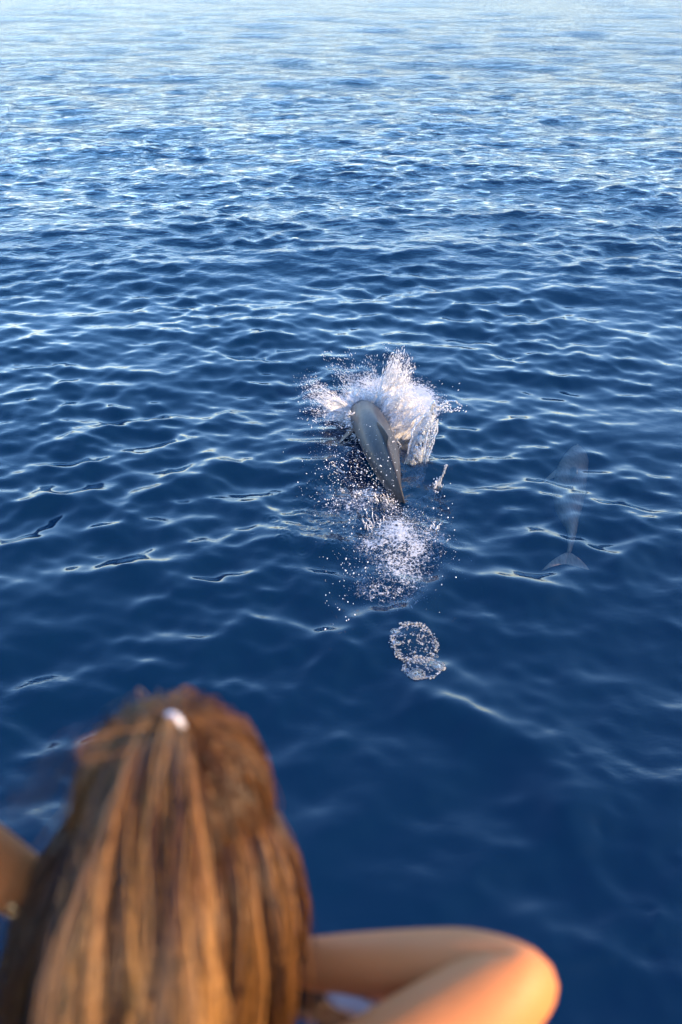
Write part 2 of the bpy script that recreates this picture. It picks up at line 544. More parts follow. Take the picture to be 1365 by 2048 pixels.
# --- the dolphin swimming below the surface
dol2 = empty('dolphin', tuple(at(1140, 1010, -.3)))
SP2 = [at(1138, 1108, -.22), at(1142, 1088, -.22), at(1145, 1062, -.22), at(1141, 1038, -.24), at(1138, 1015, -.26), at(1139, 990, -.28),
       at(1141, 965, -.30), at(1146, 940, -.32), at(1153, 918, -.36), at(1154, 905, -.42), at(1155, 897, -.48), at(1156, 890, -.54)]
RW2 = [.016, .026, .042, .080, .125, .148, .158, .155, .125, .080, .035, .012]
RH2 = [.022, .032, .055, .090, .125, .148, .155, .150, .120, .080, .035, .012]
KE2 = [.0] * 12
rings, flank, C, S, U, T = dolphin_body(SP2, RW2, RH2, KE2)
v, f = loft(rings)
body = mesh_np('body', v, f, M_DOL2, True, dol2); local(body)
attr(body, 'flank', np.append(flank.ravel(), [.5, .5]))
b0 = spine(C, U, S, .56, .14); b1 = spine(C, U, S, .45, .14); i = int(.5 * 89)
v, f = fin_mesh(b0, b1, U[i] * .12 + S[i] * .05, S[i], sweep=.5, thick=.12)
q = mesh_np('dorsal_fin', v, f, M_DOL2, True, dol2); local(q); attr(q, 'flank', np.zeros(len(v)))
for sg in (-1, 1):
    a0 = spine(C, U, S, .70, -.06, sg * .12); a1 = spine(C, U, S, .62, -.06, sg * .12); i = int(.66 * 89)
    v, f = fin_mesh(a0, a1, S[i] * (.05 if sg > 0 else -.15) - U[i] * (.12 if sg > 0 else .03) - T[i] * .16, U[i], sweep=.5, thick=.14)
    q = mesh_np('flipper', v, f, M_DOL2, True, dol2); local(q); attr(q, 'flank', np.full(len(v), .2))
    a0 = spine(C, U, S, .02, 0, 0); a1 = a0 - T[0] * .20
    v, f = fin_mesh(a0, a1, S[0] * sg * .195 - T[0] * (.06 if sg > 0 else .10), U[0], sweep=.35, thick=.12, curl=(.0 if sg > 0 else -.06))
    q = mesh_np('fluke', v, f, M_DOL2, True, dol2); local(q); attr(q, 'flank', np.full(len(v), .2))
tag(dol2, 'pale grey dolphin gliding just under the surface, right of the splashing one', 'dolphin', 'dolphins swimming ahead of the boat')

# ------------------------------------------------------------------ splash
def spray_material():
    N = NT('white_spray')
    d = N.n('BsdfDiffuse', _Color=(.82, .85, .88, 1))
    t = N.n('BsdfTranslucent', _Color=(.82, .85, .88, 1))
    m = N.n('MixShader', _0=.4, _1=d.outputs[0], _2=t.outputs[0])
    g = N.n('BsdfAnisotropic', _Roughness=.15, _Color=(1, 1, 1, 1))
    m2 = N.n('MixShader', _0=.12, _1=m.outputs[0], _2=g.outputs[0])
    tr = N.n('BsdfTransparent')
    return N.surf(N.n('MixShader', _0=.12, _1=m2.outputs[0], _2=tr.outputs[0]).outputs[0])
M_SPRAY = spray_material()

def glassy_material(name, white, lo=.42, hi=.62, scale=14.0):
    """thrown water: clear with bright rims and milky, bubbly streaks"""
    N = NT(name)
    geo = N.n('NewGeometry')
    n1 = N.n('TexNoise', _Vector=N.n('Mapping', _Vector=geo.outputs['Position'], _Scale=(1.6, 1.0, .40)).outputs[0], _Scale=scale, _Detail=6.0, _Roughness=.65, _Distortion=1.2)
    n2 = N.n('TexNoise', _Vector=geo.outputs['Position'], _Scale=scale * 3, _Detail=4.0)
    edge = N.n('Attribute', attribute_name='rim').outputs['Fac']
    bump = N.n('Bump', _Strength=.9, _Height=N.math('ADD', n1.outputs[0], N.math('MULTIPLY', n2.outputs[0], .4)), _Distance=.03)
    lw = N.n('Fresnel', _IOR=1.45, _Normal=bump.outputs[0])
    g = N.n('BsdfAnisotropic', _Roughness=.08, _Color=(1, 1, 1, 1), _Normal=bump.outputs[0])
    tr = N.n('BsdfTransparent', _Color=(.86, .93, .97, 1))
    clear = N.n('MixShader', _0=N.math('ADD', N.math('MULTIPLY', lw.outputs[0], 1.1), .02, clamp=True), _1=tr.outputs[0], _2=g.outputs[0])
    d = N.n('BsdfDiffuse', _Color=(.6, .64, .68, 1), _Normal=bump.outputs[0])
    tl = N.n('BsdfTranslucent', _Color=(.6, .64, .68, 1))
    milk = N.n('MixShader', _0=.5, _1=d.outputs[0], _2=tl.outputs[0])
    w = N.ramp(n1.outputs[0], [(lo, (0, 0, 0)), (hi, (1, 1, 1))])
    f = N.math('ADD', N.math('MULTIPLY', w, white), edge, clamp=True)
    body = N.n('MixShader', _0=f, _1=clear.outputs[0], _2=milk.outputs[0])
    torn = N.math('MULTIPLY', N.math('SUBTRACT', N.math('ADD', n1.outputs[0], N.math('MULTIPLY', edge, .15)), .41), 14.0, clamp=True)
    return N.surf(N.n('MixShader', _0=torn, _1=N.n('BsdfTransparent').outputs[0], _2=body.outputs[0]).outputs[0])
M_GLASSY = glassy_material('thrown_clear_water', .55, .50, .66)
M_MILKY = glassy_material('thrown_bubbly_water', 1.0, .30, .50, 22.0)

def veil_material():
    """sheets of fine spray: streaks along the flight, fraying toward the tip"""
    N = NT('spray_veil')
    uv = N.n('Attribute', attribute_name='across').outputs['Fac']
    vv = N.n('Attribute', attribute_name='along').outputs['Fac']
    seed = N.n('Attribute', attribute_name='seed').outputs['Fac']
    cx = N.n('CombineXYZ', _X=N.math('MULTIPLY', uv, 30.0), _Y=N.math('MULTIPLY', vv, 6.0), _Z=seed)
    n1 = N.n('TexNoise', _Vector=cx.outputs[0], _Scale=1.0, _Detail=7.0, _Roughness=.68, _Distortion=.5)
    edge = N.math('MULTIPLY', N.math('ABSOLUTE', N.math('SUBTRACT', uv, .5)), 2.0)
    cut = N.math('ADD', N.math('MULTIPLY', N.math('POWER', vv, 1.5), .38), N.math('MULTIPLY', N.math('POWER', edge, 3.0), .22))
    cut = N.math('ADD', cut, N.math('MULTIPLY', N.math('SUBTRACT', 1.0, N.math('MULTIPLY', vv, 5.0, clamp=True)), .20))
    a = N.math('MULTIPLY', N.math('SUBTRACT', N.math('SUBTRACT', n1.outputs[0], cut), .27), 8.0, clamp=True)
    bump = N.n('Bump', _Strength=.5, _Height=n1.outputs[0], _Distance=.05)
    d = N.n('BsdfDiffuse', _Color=(.86, .88, .91, 1), _Normal=bump.outputs[0])
    t = N.n('BsdfTranslucent', _Color=(.86, .88, .91, 1), _Normal=bump.outputs[0])
    m = N.n('MixShader', _0=.42, _1=d.outputs[0], _2=t.outputs[0])
    return N.surf(N.n('MixShader', _0=a, _1=N.n('BsdfTransparent').outputs[0], _2=m.outputs[0]).outputs[0])
M_VEIL = veil_material()

spray_bits = []
def veil(base, tip, bulge, seed, parent, name='spray_veil', nu=26, nv=22, rough=.05):
    """fan of spray between a base line and a tip line (lists of points)"""
    B = catmull(base, nu); Tp = catmull(tip, nu)
    V = np.zeros((nv, nu, 3))
    for j in range(nv):
        w = j / (nv - 1)
        for k in range(nu):
            p = B[k] * (1 - w) + Tp[k] * w
            p = p + np.array(bulge) * math.sin(w * math.pi) * .5
            q = Vector((k * .25 + seed, j * .22, seed * 1.7))
            p = p + rough * (.4 + w) * np.array(noise.turbulence_vector(q, 4, False))
            V[j, k] = p
    o = mesh_np(name, V.reshape(-1, 3), [grid_faces(nv, nu)], M_VEIL, True, parent)
    ww, uu = np.meshgrid(np.linspace(0, 1, nv), np.linspace(0, 1, nu), indexing='ij')
    attr(o, 'across', uu.ravel()); attr(o, 'along', ww.ravel()); attr(o, 'seed', np.full(nu * nv, seed))
    return o

def burst(base, tip, n, spread, r0, r1, stretch=(1.2, 3), bias=1.0, depth=.15, over=1.15):
    """drops thrown from a base line toward a tip line; returns P, r, D, s"""
    B = catmull(base, 60); Tp = catmull(tip, 60)
    nj = max(5, n // 45)                       # the spray leaves in separate fingers
    jk = rng.uniform(0, 59, nj); jl = rng.uniform(.45, 1.0, nj) ** .7
    ja = rng.normal(0, 1, (nj, 3)) * spread * np.array([1.3, depth / max(spread, 1e-6), 1.3])
    j = rng.choice(nj, n, p=jl ** 2 / (jl ** 2).sum())
    k = np.clip(jk[j] + rng.normal(0, .6, n), 0, 59).astype(int)
    w = rng.random(n) ** bias * over * jl[j]
    P = B[k] * (1 - w)[:, None] + Tp[k] * w[:, None]
    D = Tp[k] - B[k]
    L = np.linalg.norm(D, axis=1)[:, None]
    P += ja[j] * w[:, None] + rng.normal(0, 1, (n, 3)) * spread * (.12 + .55 * w)[:, None]
    r = r0 * (r1 / r0) ** (rng.random(n) ** 2.2)
    D = D / L + rng.normal(0, .25, (n, 3))
    s = rng.uniform(*stretch, n)
    return P, r, D, s

def pl(lst, Y): return [atY(px, py, Y) for px, py in lst]

splash = empty('head_splash', tuple(at(760, 820)))
Yh = 9.75
veils = [
    # left wing
    ([(712, 822), (716, 832), (718, 850), (722, 868)], [(632, 770), (622, 800), (650, 825), (672, 850)], (0, 0, .05), 9.7),
    ([(710, 818), (714, 828), (716, 840)], [(660, 770), (640, 795), (650, 815)], (0, -.05, .05), 9.8),
    ([(708, 818), (725, 808), (745, 806)], [(655, 775), (690, 772), (735, 775)], (0, 0, .02), 9.9),
    # behind the head
    ([(715, 812), (745, 805), (775, 815)], [(690, 785), (740, 775), (775, 765)], (0, .05, 0), 10.0),
    # tall plume to the right
    ([(748, 812), (765, 818), (785, 825)], [(792, 702), (808, 715), (822, 738)], (-.04, 0, .0), 9.8),
    ([(752, 815), (770, 822), (800, 835)], [(780, 735), (815, 745), (838, 762)], (-.02, 0, .03), 9.65),
    ([(755, 820), (775, 840), (795, 860)], [(815, 750), (845, 775), (862, 812)], (0, 0, .05), 9.55),
    ([(765, 835), (785, 860), (800, 880)], [(830, 775), (862, 805), (872, 835)], (0, -.05, .04), 9.4),
    ([(770, 850), (790, 880), (800, 895)], [(810, 800), (850, 820), (865, 850)], (0, 0, .03), 9.3),
]
for k, (b, t, bl, Y) in enumerate(veils):
    for q in range(2):
        o = veil(pl(b, Y - q * .05), pl(t, Y - q * .12), bl, 3.7 * k + 1.9 * q, splash); local(o)
        tag(o, kind='stuff')
parts = []
A = parts.append
A(burst(pl([(712, 822), (716, 836), (720, 860)], 9.65), pl([(620, 765), (615, 800), (660, 850)], 9.65), 6000, .032, .0010, .0042, bias=.8))
A(burst(pl([(715, 815), (760, 806)], 9.9), pl([(660, 750), (770, 735)], 10.0), 1500, .04, .0012, .0032, (3, 8), .8, .2, 1.3))
A(burst(pl([(750, 812), (790, 830)], 9.7), pl([(788, 703), (822, 738)], 9.7), 6000, .026, .0010, .0042, (2, 8), .8, .12, 1.1))
A(burst(pl([(760, 830), (800, 875)], 9.4), pl([(830, 760), (875, 830)], 9.3), 7500, .038, .0010, .0045, (1, 5), .7, .12, 1.05))
A(burst(pl([(800, 830), (815, 845)], 9.5), pl([(880, 740), (915, 790)], 9.5), 120, .06, .003, .006, (1, 3), 1, .15, 1.2))
A(burst(pl([(720, 850), (730, 890)], 9.3), pl([(600, 790), (625, 900)], 9.1), 420, .05, .003, .007, (1, 2), .8, .15, 1.2))
P, r, D, s = (np.concatenate([p[k] for p in parts]) for k in range(4))
ok = P[:, 2] > .01
o = drops('spray', P[ok], r[ok], D[ok], s[ok], M_SPRAY, splash); local(o); tag(o, kind='stuff')
tag(splash, 'tall white burst of spray thrown up around the head of the leaping dolphin', 'splash', kind='thing')

def strings(name, jobs, mat, parent):
    """ragged strings of water: (base line, tip line, plane Y, count, radius, sag)"""
    vs, fs, n0 = [], [], 0
    for b, t, Y, n, r0, sag, jit in jobs:
        B = catmull(pl(b, Y), 40); Tp = catmull(pl(t, Y), 40)
        for k in range(n):
            u = rng.integers(0, 40); w0 = rng.uniform(0, .5); w1 = w0 + rng.uniform(.12, .55)
            a = B[u]; c = Tp[np.clip(u + rng.integers(-4, 5), 0, 39)] + rng.normal(0, jit, 3)
            m = 14
            tt = np.linspace(w0, w1, m)[:, None]
            P = a * (1 - tt) + c * tt
            P[:, 2] -= sag * (tt[:, 0] - w0) ** 2
            q = rng.uniform(0, 99)
            P += .35 * jit * np.array([[fbm((q, i * .3, 0)), fbm((0, q, i * .3)), fbm((i * .3, 0, q))] for i in range(m)]) + rng.normal(0, jit * .4, 3)
            rr = r0 * rng.uniform(.4, 1.3) * np.array([max(.15, .55 + 1.1 * fbm((i * .7, q, 3))) * (1 - (abs(2 * i / (m - 1) - 1)) ** 4 * .8) for i in range(m)])
            v, f = tube(P, rr, 5)
            vs.append(v); fs.append([x + n0 for x in f]); n0 += len(v)
    V = np.vstack(vs); Q = np.vstack([f[0] for f in fs]); Tq = np.vstack([x for f in fs for x in f[1:]])
    o = mesh_np(name, V, [Q, Tq], mat, True, parent); local(o); tag(o, kind='stuff')
strings('water_strings', [
    ([(712, 822), (716, 836), (720, 862)], [(622, 768), (618, 800), (660, 852)], 9.65, 90, .0060, .10, .035),
    ([(715, 815), (760, 806)], [(668, 752), (770, 740)], 9.95, 45, .0040, .05, .03),
    ([(750, 812), (790, 830)], [(788, 703), (822, 738)], 9.7, 90, .0060, .05, .03),
    ([(760, 830), (800, 875)], [(830, 755), (872, 830)], 9.4, 130, .0075, .12, .04),
    ([(800, 850), (815, 870)], [(850, 800), (880, 820)], 9.1, 30, .0060, .10, .03),
    ([(706, 826), (714, 870), (738, 945)], [(684, 815), (694, 870), (716, 950)], 9.1, 90, .0045, .12, .03),
    ([(704, 816), (728, 806), (752, 816)], [(700, 800), (730, 785), (765, 795)], 9.75, 90, .0050, .02, .02),
    ([(770, 845), (796, 905), (800, 960)], [(785, 838), (808, 900), (812, 955)], 9.0, 70, .0040, .12, .02),
    ([(852, 998), (872, 985)], [(866, 972), (893, 934)], 8.2, 30, .0055, .08, .02),
    ([(704, 968), (715, 975)], [(668, 930), (690, 940)], 8.5, 16, .0050, .08, .015),
    ([(640, 998), (662, 996)], [(630, 972), (668, 962)], 8.3, 16, .0050, .06, .02)], M_SPRAY, splash)

# drops hanging in the air over the water left of the dolphin, and a few on its back
n = 900
px = np.concatenate([rng.normal(690, 42, n), rng.normal(735, 25, 260), rng.uniform(712, 795, 160)])
py = np.concatenate([rng.normal(925, 55, n), rng.normal(960, 50, 260), rng.uniform(845, 985, 160)])
hz = np.concatenate([rng.uniform(.01, .35, n), rng.uniform(.01, .3, 260), rng.uniform(.35, .5, 160)])
keep = (px < 727 + (py - 860) * .42) | (np.arange(len(px)) >= n + 260)
keep &= (px > 560) & (py < 1130) & (py > 830)
P = np.array([at(a, b, c) for a, b, c in zip(px[keep], py[keep], hz[keep])])
r = .0012 * (.0065 / .0012) ** (rng.random(len(P)) ** 2.5)
D = np.stack([rng.normal(-.3, .3, len(P)), rng.normal(0, .2, len(P)), rng.normal(.5, .4, len(P))], -1)
fd = drops('flying_drops', P, r, D, rng.uniform(1, 1.8, len(P)), M_SPRAY, None, True)
tag(fd, 'loose water drops flying over the sea left of the leaping dolphin', 'water drops', kind='stuff')
# stray drops near the lower foam
px = np.concatenate([rng.normal(700, 30, 140), rng.uniform(650, 700, 10), rng.normal(880, 20, 60)])
py = np.concatenate([rng.normal(1130, 40, 140), rng.uniform(1180, 1260, 10), rng.normal(1080, 60, 60)])
P = np.array([at(a, b, rng.uniform(.02, .2)) for a, b in zip(px, py)])
r = .0015 * (.0075 / .0015) ** (rng.random(len(P)) ** 2)
D = np.stack([rng.normal(0, .3, len(P)), rng.normal(0, .2, len(P)), np.full(len(P), 1)], -1)
fd = drops('falling_drops', P, r, D, rng.uniform(1, 1.8, len(P)), M_SPRAY, None, True)
tag(fd, 'bigger round drops falling beside the foam patch behind the dolphin', 'water drops', kind='stuff')

# --- glassy curtains of water to the right of the dolphin
curtain = empty('water_curtain', tuple(at(825, 970)))
def sheet(left, right, Y0, Y1, name, mat, bulge=.05, nu=18, nv=40, seed=0.0, rim=.9):
    L = catmull([atY(a, b, Y0 + (Y1 - Y0) * i / (len(left) - 1)) for i, (a, b) in enumerate(left)], nv)
    Rr = catmull([atY(a, b, Y0 + (Y1 - Y0) * i / (len(right) - 1)) for i, (a, b) in enumerate(right)], nv)
    V = []
    rimv = []
    for j in range(nv):
        for k in range(nu):
            w = k / (nu - 1)
            p = L[j] * (1 - w) + Rr[j] * w
            p = p + np.array([0, -bulge * math.sin(w * math.pi), 0])
            p = p + np.array([.010, .035, .012]) * fbm((w * 2.5 + seed, j * .16, seed), 1.0)
            V.append(p)
            e = min(w, 1 - w)
            rimv.append(rim * max(0, 1 - e / .09) + .5 * max(0, (j / nv - .8) / .2))
    o = mesh_np(name, V, [grid_faces(nv, nu)], mat, True, curtain); local(o)
    attr(o, 'rim', rimv)
    sm = o.modifiers.new('thickness', 'SOLIDIFY'); sm.thickness = .003
    return o, L, Rr
sheets = [
    ([(803, 980), (808, 940), (818, 895), (828, 860), (850, 828)], [(848, 962), (846, 930), (850, 890), (858, 862), (872, 828)], 8.45, 9.0, M_GLASSY, 1.0),
    ([(846, 950), (848, 915), (856, 885), (864, 855), (868, 835)], [(848, 965), (855, 915), (864, 890), (873, 862), (878, 838)], 8.5, 9.05, M_GLASSY, 5.0),
    ([(800, 1005), (815, 1003), (832, 1001), (850, 996), (862, 985)], [(806, 1018), (820, 1022), (838, 1020), (852, 1014), (866, 1000)], 8.2, 8.2, M_GLASSY, 9.0),
]
for (l, rgt, y0, y1, m, sd) in sheets:
    o, L, Rr = sheet(l, rgt, y0, y1, 'water_sheet', m, seed=sd)
def rope(pix, Y, r0, r1, name, mat, parent, wob=.010, n=40, lump=.45, Y2=None):
    Y2 = Y if Y2 is None else Y2
    P = catmull([atY(a, b, Y + (Y2 - Y) * i / (len(pix) - 1)) for i, (a, b) in enumerate(pix)], n)
    q = rng.uniform(0, 50)
    P = P + wob * np.array([[fbm((q, i * .25, 0)), fbm((0, q, i * .25)), fbm((i * .25, 0, q))] for i in range(n)])
    rr = np.linspace(r0, r1, n) * np.array([1 + lump * fbm((i * .5, q, 3)) + lump * .5 for i in range(n)])
    v, f = tube(P, np.maximum(rr, .0015), 8)
    o = mesh_np(name, v, f, mat, True, parent); local(o); attr(o, 'rim', np.full(len(v), .25))
    return P
for pix, Y, Y2, r0, r1 in [
    ([(803, 980), (808, 940), (818, 895), (828, 860), (850, 828)], 8.45, 9.0, .006, .010),
    ([(848, 962), (846, 930), (850, 890), (858, 862), (872, 828)], 8.45, 9.0, .007, .009),
    ([(848, 960), (857, 915), (866, 890), (875, 860), (876, 842)], 8.5, 9.05, .006, .006),
    ([(852, 830), (862, 818), (868, 806), (874, 812), (884, 812), (896, 803), (912, 802)], 9.0, 9.0, .016, .006),
    ([(876, 812), (886, 818), (893, 822), (906, 822)], 9.0, 8.95, .008, .006),
    ([(866, 826), (864, 812), (870, 802)], 9.0, 9.0, .014, .010),
    ([(912, 802), (918, 808), (924, 812)], 9.0, 9.0, .006, .004),
    ([(828, 862), (835, 842), (845, 835), (862, 830)], 8.9, 9.0, .008, .012),
    ([(800, 1004), (818, 1000), (836, 1001), (850, 994)], 8.2, 8.2, .006, .012)]:
    rope(pix, Y, r0, r1, 'water_strand', M_GLASSY, curtain, Y2=Y2)
A = burst(pl([(805, 975), (848, 965)], 8.5), pl([(845, 830), (876, 830)], 9.0), 500, .02, .0025, .006, (1, 2), 1, .05, 1.02)
o = drops('beads', *A, M_SPRAY, curtain, True); local(o); tag(o, kind='stuff')
A = burst(pl([(862, 812), (880, 825)], 9.0), pl([(900, 800), (925, 815)], 9.0), 120, .03, .003, .008, (1, 2), 1, .05, 1.1)
o = drops('beads', *A, M_SPRAY, curtain, True); local(o); tag(o, kind='stuff')
tag(curtain, 'glassy folded curtain of thrown water standing right of the dolphin back', 'water curtain', kind='thing')

# --- thin jets
def jet(loc, ropes, bursts, label):
    e = empty('water_jet', tuple(loc))
    for pix, Y, r0, r1 in ropes:
        rope(pix, Y, r0 * .55, r1 * .6, 'strand', M_MILKY, e, lump=1.1)
    for b, t, Y, n, sp, r0, r1 in bursts:
        o = drops('beads', *burst(pl(b, Y), pl(t, Y), n, sp, r0, r1, (1, 2), 1, .05, 1.1), M_SPRAY, e, True); local(o); tag(o, kind='stuff')
    tag(e, label, 'water jet', 'thin water jets around the dolphin', kind='thing')
jet(at(860, 1000), [([(850, 996), (862, 985), (872, 972), (880, 962), (884, 955)], 8.15, .015, .008), ([(884, 955), (888, 946), (891, 938), (893, 930)], 8.15, .009, .012),
                    ([(866, 982), (862, 1000), (855, 1015)], 8.15, .008, .004), ([(882, 968), (884, 985), (880, 998)], 8.15, .008, .003)],
    [([(850, 1000), (870, 985)], [(860, 975), (886, 955)], 8.15, 160, .022, .003, .008), ([(850, 1010), (885, 985)], [(850, 1050), (880, 1020)], 8.1, 90, .03, .003, .007),
     ([(860, 1060), (880, 1050)], [(850, 1020), (890, 1030)], 7.9, 60, .03, .003, .005)],
    'knotted white water jet rising right of the dolphin tail')
jet(at(702, 970), [([(704, 968), (694, 955), (684, 943), (668, 930)], 8.5, .012, .009), ([(680, 938), (674, 946), (664, 948)], 8.5, .006, .004)],
    [([(705, 970), (715, 972)], [(665, 930), (690, 935)], 8.5, 70, .02, .003, .006)], 'slanting finger of water left of the dolphin, pointing up and left')
jet(at(648, 995), [([(650, 996), (645, 985), (640, 972)], 8.3, .018, .006), ([(650, 996), (640, 990), (630, 988)], 8.3, .014, .004), ([(660, 985), (664, 975), (665, 968)], 8.3, .010, .004),
                   ([(645, 1003), (652, 1001), (658, 1000)], 8.25, .006, .006)],
    [([(640, 1000), (665, 990)], [(635, 970), (670, 965)], 8.3, 50, .03, .003, .006)], 'small forked crown of water farthest left of the dolphin')

# --- white foam patch where the tail went in
def foam_lump_material():
    N = NT('white_foam')
    geo = N.n('NewGeometry')
    dens = N.n('Attribute', attribute_name='density').outputs['Fac']
    n1 = N.n('TexNoise', _Vector=geo.outputs['Position'], _Scale=19.0, _Detail=8.0, _Roughness=.75, _Distortion=.6)
    n3 = N.n('TexVoronoi', _Vector=geo.outputs['Position'], _Scale=55.0)
    bump = N.n('Bump', _Strength=1.0, _Height=N.math('ADD', n1.outputs[0], N.math('MULTIPLY', n3.outputs['Distance'], .35)), _Distance=.05)
    a = N.math('MULTIPLY', N.math('SUBTRACT', N.math('ADD', n1.outputs[0], dens), .73), 6.0, clamp=True)
    c = N.ramp(n1.outputs[0], [(.36, (.10, .18, .30)), (.56, (.70, .73, .78))])
    d = N.n('BsdfDiffuse', _Color=c, _Normal=bump.outputs[0])
    t = N.n('BsdfTranslucent', _Color=(.5, .6, .72, 1), _Normal=bump.outputs[0])
    g = N.n('BsdfAnisotropic', _Roughness=.25, _Color=(1, 1, 1, 1), _Normal=bump.outputs[0])
    m = N.n('MixShader', _0=.2, _1=d.outputs[0], _2=t.outputs[0])
    m = N.n('MixShader', _0=.07, _1=m.outputs[0], _2=g.outputs[0])
    return N.surf(N.n('MixShader', _0=a, _1=N.n('BsdfTransparent').outputs[0], _2=m.outputs[0]).outputs[0])
M_FOAM = foam_lump_material()

foam = empty('foam_patch', tuple(at(795, 1080)))
def churn(blobs, box, nx, ny, name, lift=.15, seed=0.0):
    """lumpy froth standing on the sea; blobs: px, py, rx, ry, weight"""
    (x0, y0), (x1, y1) = at(*box[0])[:2], at(*box[1])[:2]
    xs = np.linspace(min(x0, x1) , max(x0, x1), nx); ys = np.linspace(min(y0, y1), max(y0, y1), ny)
    X, Y = np.meshgrid(xs, ys)
    dens = np.zeros(X.shape)
    for px, py, rx, ry, w in blobs:
        c = at(px, py)
        dens = np.maximum(dens, w * np.exp(-((X - c[0]) / rx) ** 2 - ((Y - c[1]) / ry) ** 2))
    _, _, Z, _ = sea(X.ravel(), Y.ravel())
    V = []
    for x, y, z, d in zip(X.ravel(), Y.ravel(), Z, dens.ravel()):
        d = d * (1 + .7 * fbm((x, y, seed + 9), 5.0, 3))
        b = 1 - abs(fbm((x, y, seed), 7.0, 5)) * 1.5
        s = fbm((x + 3, y, seed + 2), 20.0, 3)
        V.append((x + .02 * s, y, z - .03 + d * lift * (b + .35 * s)))
    o = mesh_np(name, V, [grid_faces(ny, nx)], M_FOAM, True, foam); local(o)
    attr(o, 'density', dens.ravel())
    tag(o, kind='stuff')
    return np.array(V), dens.ravel()
V1, d1 = churn([(790, 1060, .20, .26, 1.0), (810, 1100, .30, .36, .92), (760, 1110, .22, .20, .75), (850, 1070, .15, .2, .8), (782, 1020, .10, .18, .95), (820, 1035, .16, .12, .7),
                (765, 985, .07, .10, .6), (735, 1000, .12, .08, .4), (805, 1192, .14, .12, .8), (845, 1115, .12, .18, .6), (800, 1145, .24, .2, .72), (755, 1175, .2, .15, .55)],
               [(660, 1230), (920, 960)], 170, 260, 'froth')
# beads riding on and above the froth
idx = rng.choice(len(V1), 3000, p=d1 ** 1.2 / (d1 ** 1.2).sum())
P = V1[idx] + rng.normal(0, 1, (3000, 3)) * [.016, .022, .010] + [0, 0, .004]
r = .0012 * (.005 / .0012) ** (rng.random(len(P)) ** 2.5)
o = drops('froth_beads', P, r, rng.normal(0, 1, P.shape), rng.uniform(1, 1.6, len(P)), M_SPRAY, foam); local(o); tag(o, kind='stuff')
bits = []
for b, t, Y, n, sp in [([(770, 1020), (800, 1040)], [(760, 985), (790, 1000)], 7.9, 500, .03), ([(860, 1040), (868, 1090)], [(885, 1035), (890, 1085)], 7.6, 260, .03),
                       ([(700, 1090), (760, 1130)], [(690, 1060), (720, 1080)], 7.4, 500, .06), ([(720, 1180), (790, 1215)], [(720, 1165), (800, 1195)], 6.85, 520, .05),
                       ([(700, 1000), (760, 1040)], [(690, 985), (750, 1000)], 8.0, 520, .07)]:
    bits.append(burst(pl(b, Y), pl(t, Y), n, sp, .0018, .0065, (1, 2.5), .8, .10, 1.1))
P, r, D, s = (np.concatenate([p[k] for p in bits]) for k in range(4))
o = drops('froth_spray', P, r, D, s, M_SPRAY, foam, True); local(o); tag(o, kind='stuff')
strings('froth_strings', [
    ([(740, 1080), (800, 1120), (860, 1080)], [(725, 1020), (790, 1040), (885, 1030)], 7.4, 120, .0060, .25, .05),
    ([(740, 1130), (800, 1160), (860, 1130)], [(735, 1080), (800, 1090), (880, 1085)], 7.1, 110, .0060, .25, .05),
    ([(765, 1030), (800, 1045)], [(755, 975), (790, 990)], 7.9, 50, .0060, .10, .03),
    ([(690, 1010), (760, 1030)], [(680, 975), (745, 990)], 8.1, 50, .0050, .20, .04),
    ([(720, 1200), (830, 1210)], [(715, 1165), (830, 1180)], 6.85, 60, .0050, .20, .04)], M_SPRAY, foam)
tag(foam, 'boiling white foam patch on the sea where the dolphin tail went in', 'foam', kind='thing')

# --- two rings of bubbles nearer the boat
ring_o = empty('bubble_ring', tuple(at(836, 1312)))
M_BUB = glassy_material('bubble_film', .35, .45, .7, 40.0)
bp, br = [], []
for cpx, cpy, rx, ry, n in [(829, 1290, .165, .21, 420), (848, 1337, .14, .13, 300)]:
    c = at(cpx, cpy)
    for k in range(n):
        a = rng.uniform(0, 2 * math.pi)
        rr = (1 + rng.normal(0, .05)) if rng.random() < .80 else math.sqrt(rng.random())
        hole = 1.0 if math.sin(a * 2 + cpx) > -.75 else .0
        if rr > .9 and hole < .5: continue
        bp.append((c[0] + rx * rr * math.cos(a), c[1] + ry * rr * math.sin(a)))
        br.append(.004 * (.013 / .004) ** (rng.random() ** 1.8))
bp = np.array(bp); br = np.array(br)
X, Y, Z, _ = sea(bp[:, 0], bp[:, 1])
P = np.stack([bp[:, 0], bp[:, 1], Z + br * .3], -1)
o = drops('bubbles', P, br, np.tile([0, 0, 1.0], (len(P), 1)), np.full(len(P), .75), M_BUB, ring_o, True); local(o); tag(o, kind='stuff')
attr(o, 'rim', np.repeat(rng.random(len(P)) ** 1.2, 12))
def dome(px, py, r, name='bubble'):
    c = at(px, py); z = sea_z(c[0], c[1])
    n, m = 9, 24
    V, rim = [], []
    for i in range(n):
        a = math.pi / 2 * i / (n - 1)
        for j in range(m):
            b = 2 * math.pi * j / m
            V.append((c[0] + r * math.cos(a) * math.cos(b), c[1] + r * math.cos(a) * math.sin(b), z - .004 + r * .55 * math.sin(a)))
            rim.append(.85 * math.exp(-(i / 1.6) ** 2) + .03)
    o = mesh_np(name, V, [grid_faces(n, m, True)], M_BUB, True, ring_o); local(o); attr(o, 'rim', rim)
for a in [(791, 1273, .038), (877, 1336, .050), (835, 1352, .060), (796, 1296, .026), (872, 1306, .022)]: dome(*a)
tag(ring_o, 'pair of bubble rings floating on the calm water between the foam and the woman', 'bubbles', kind='thing')

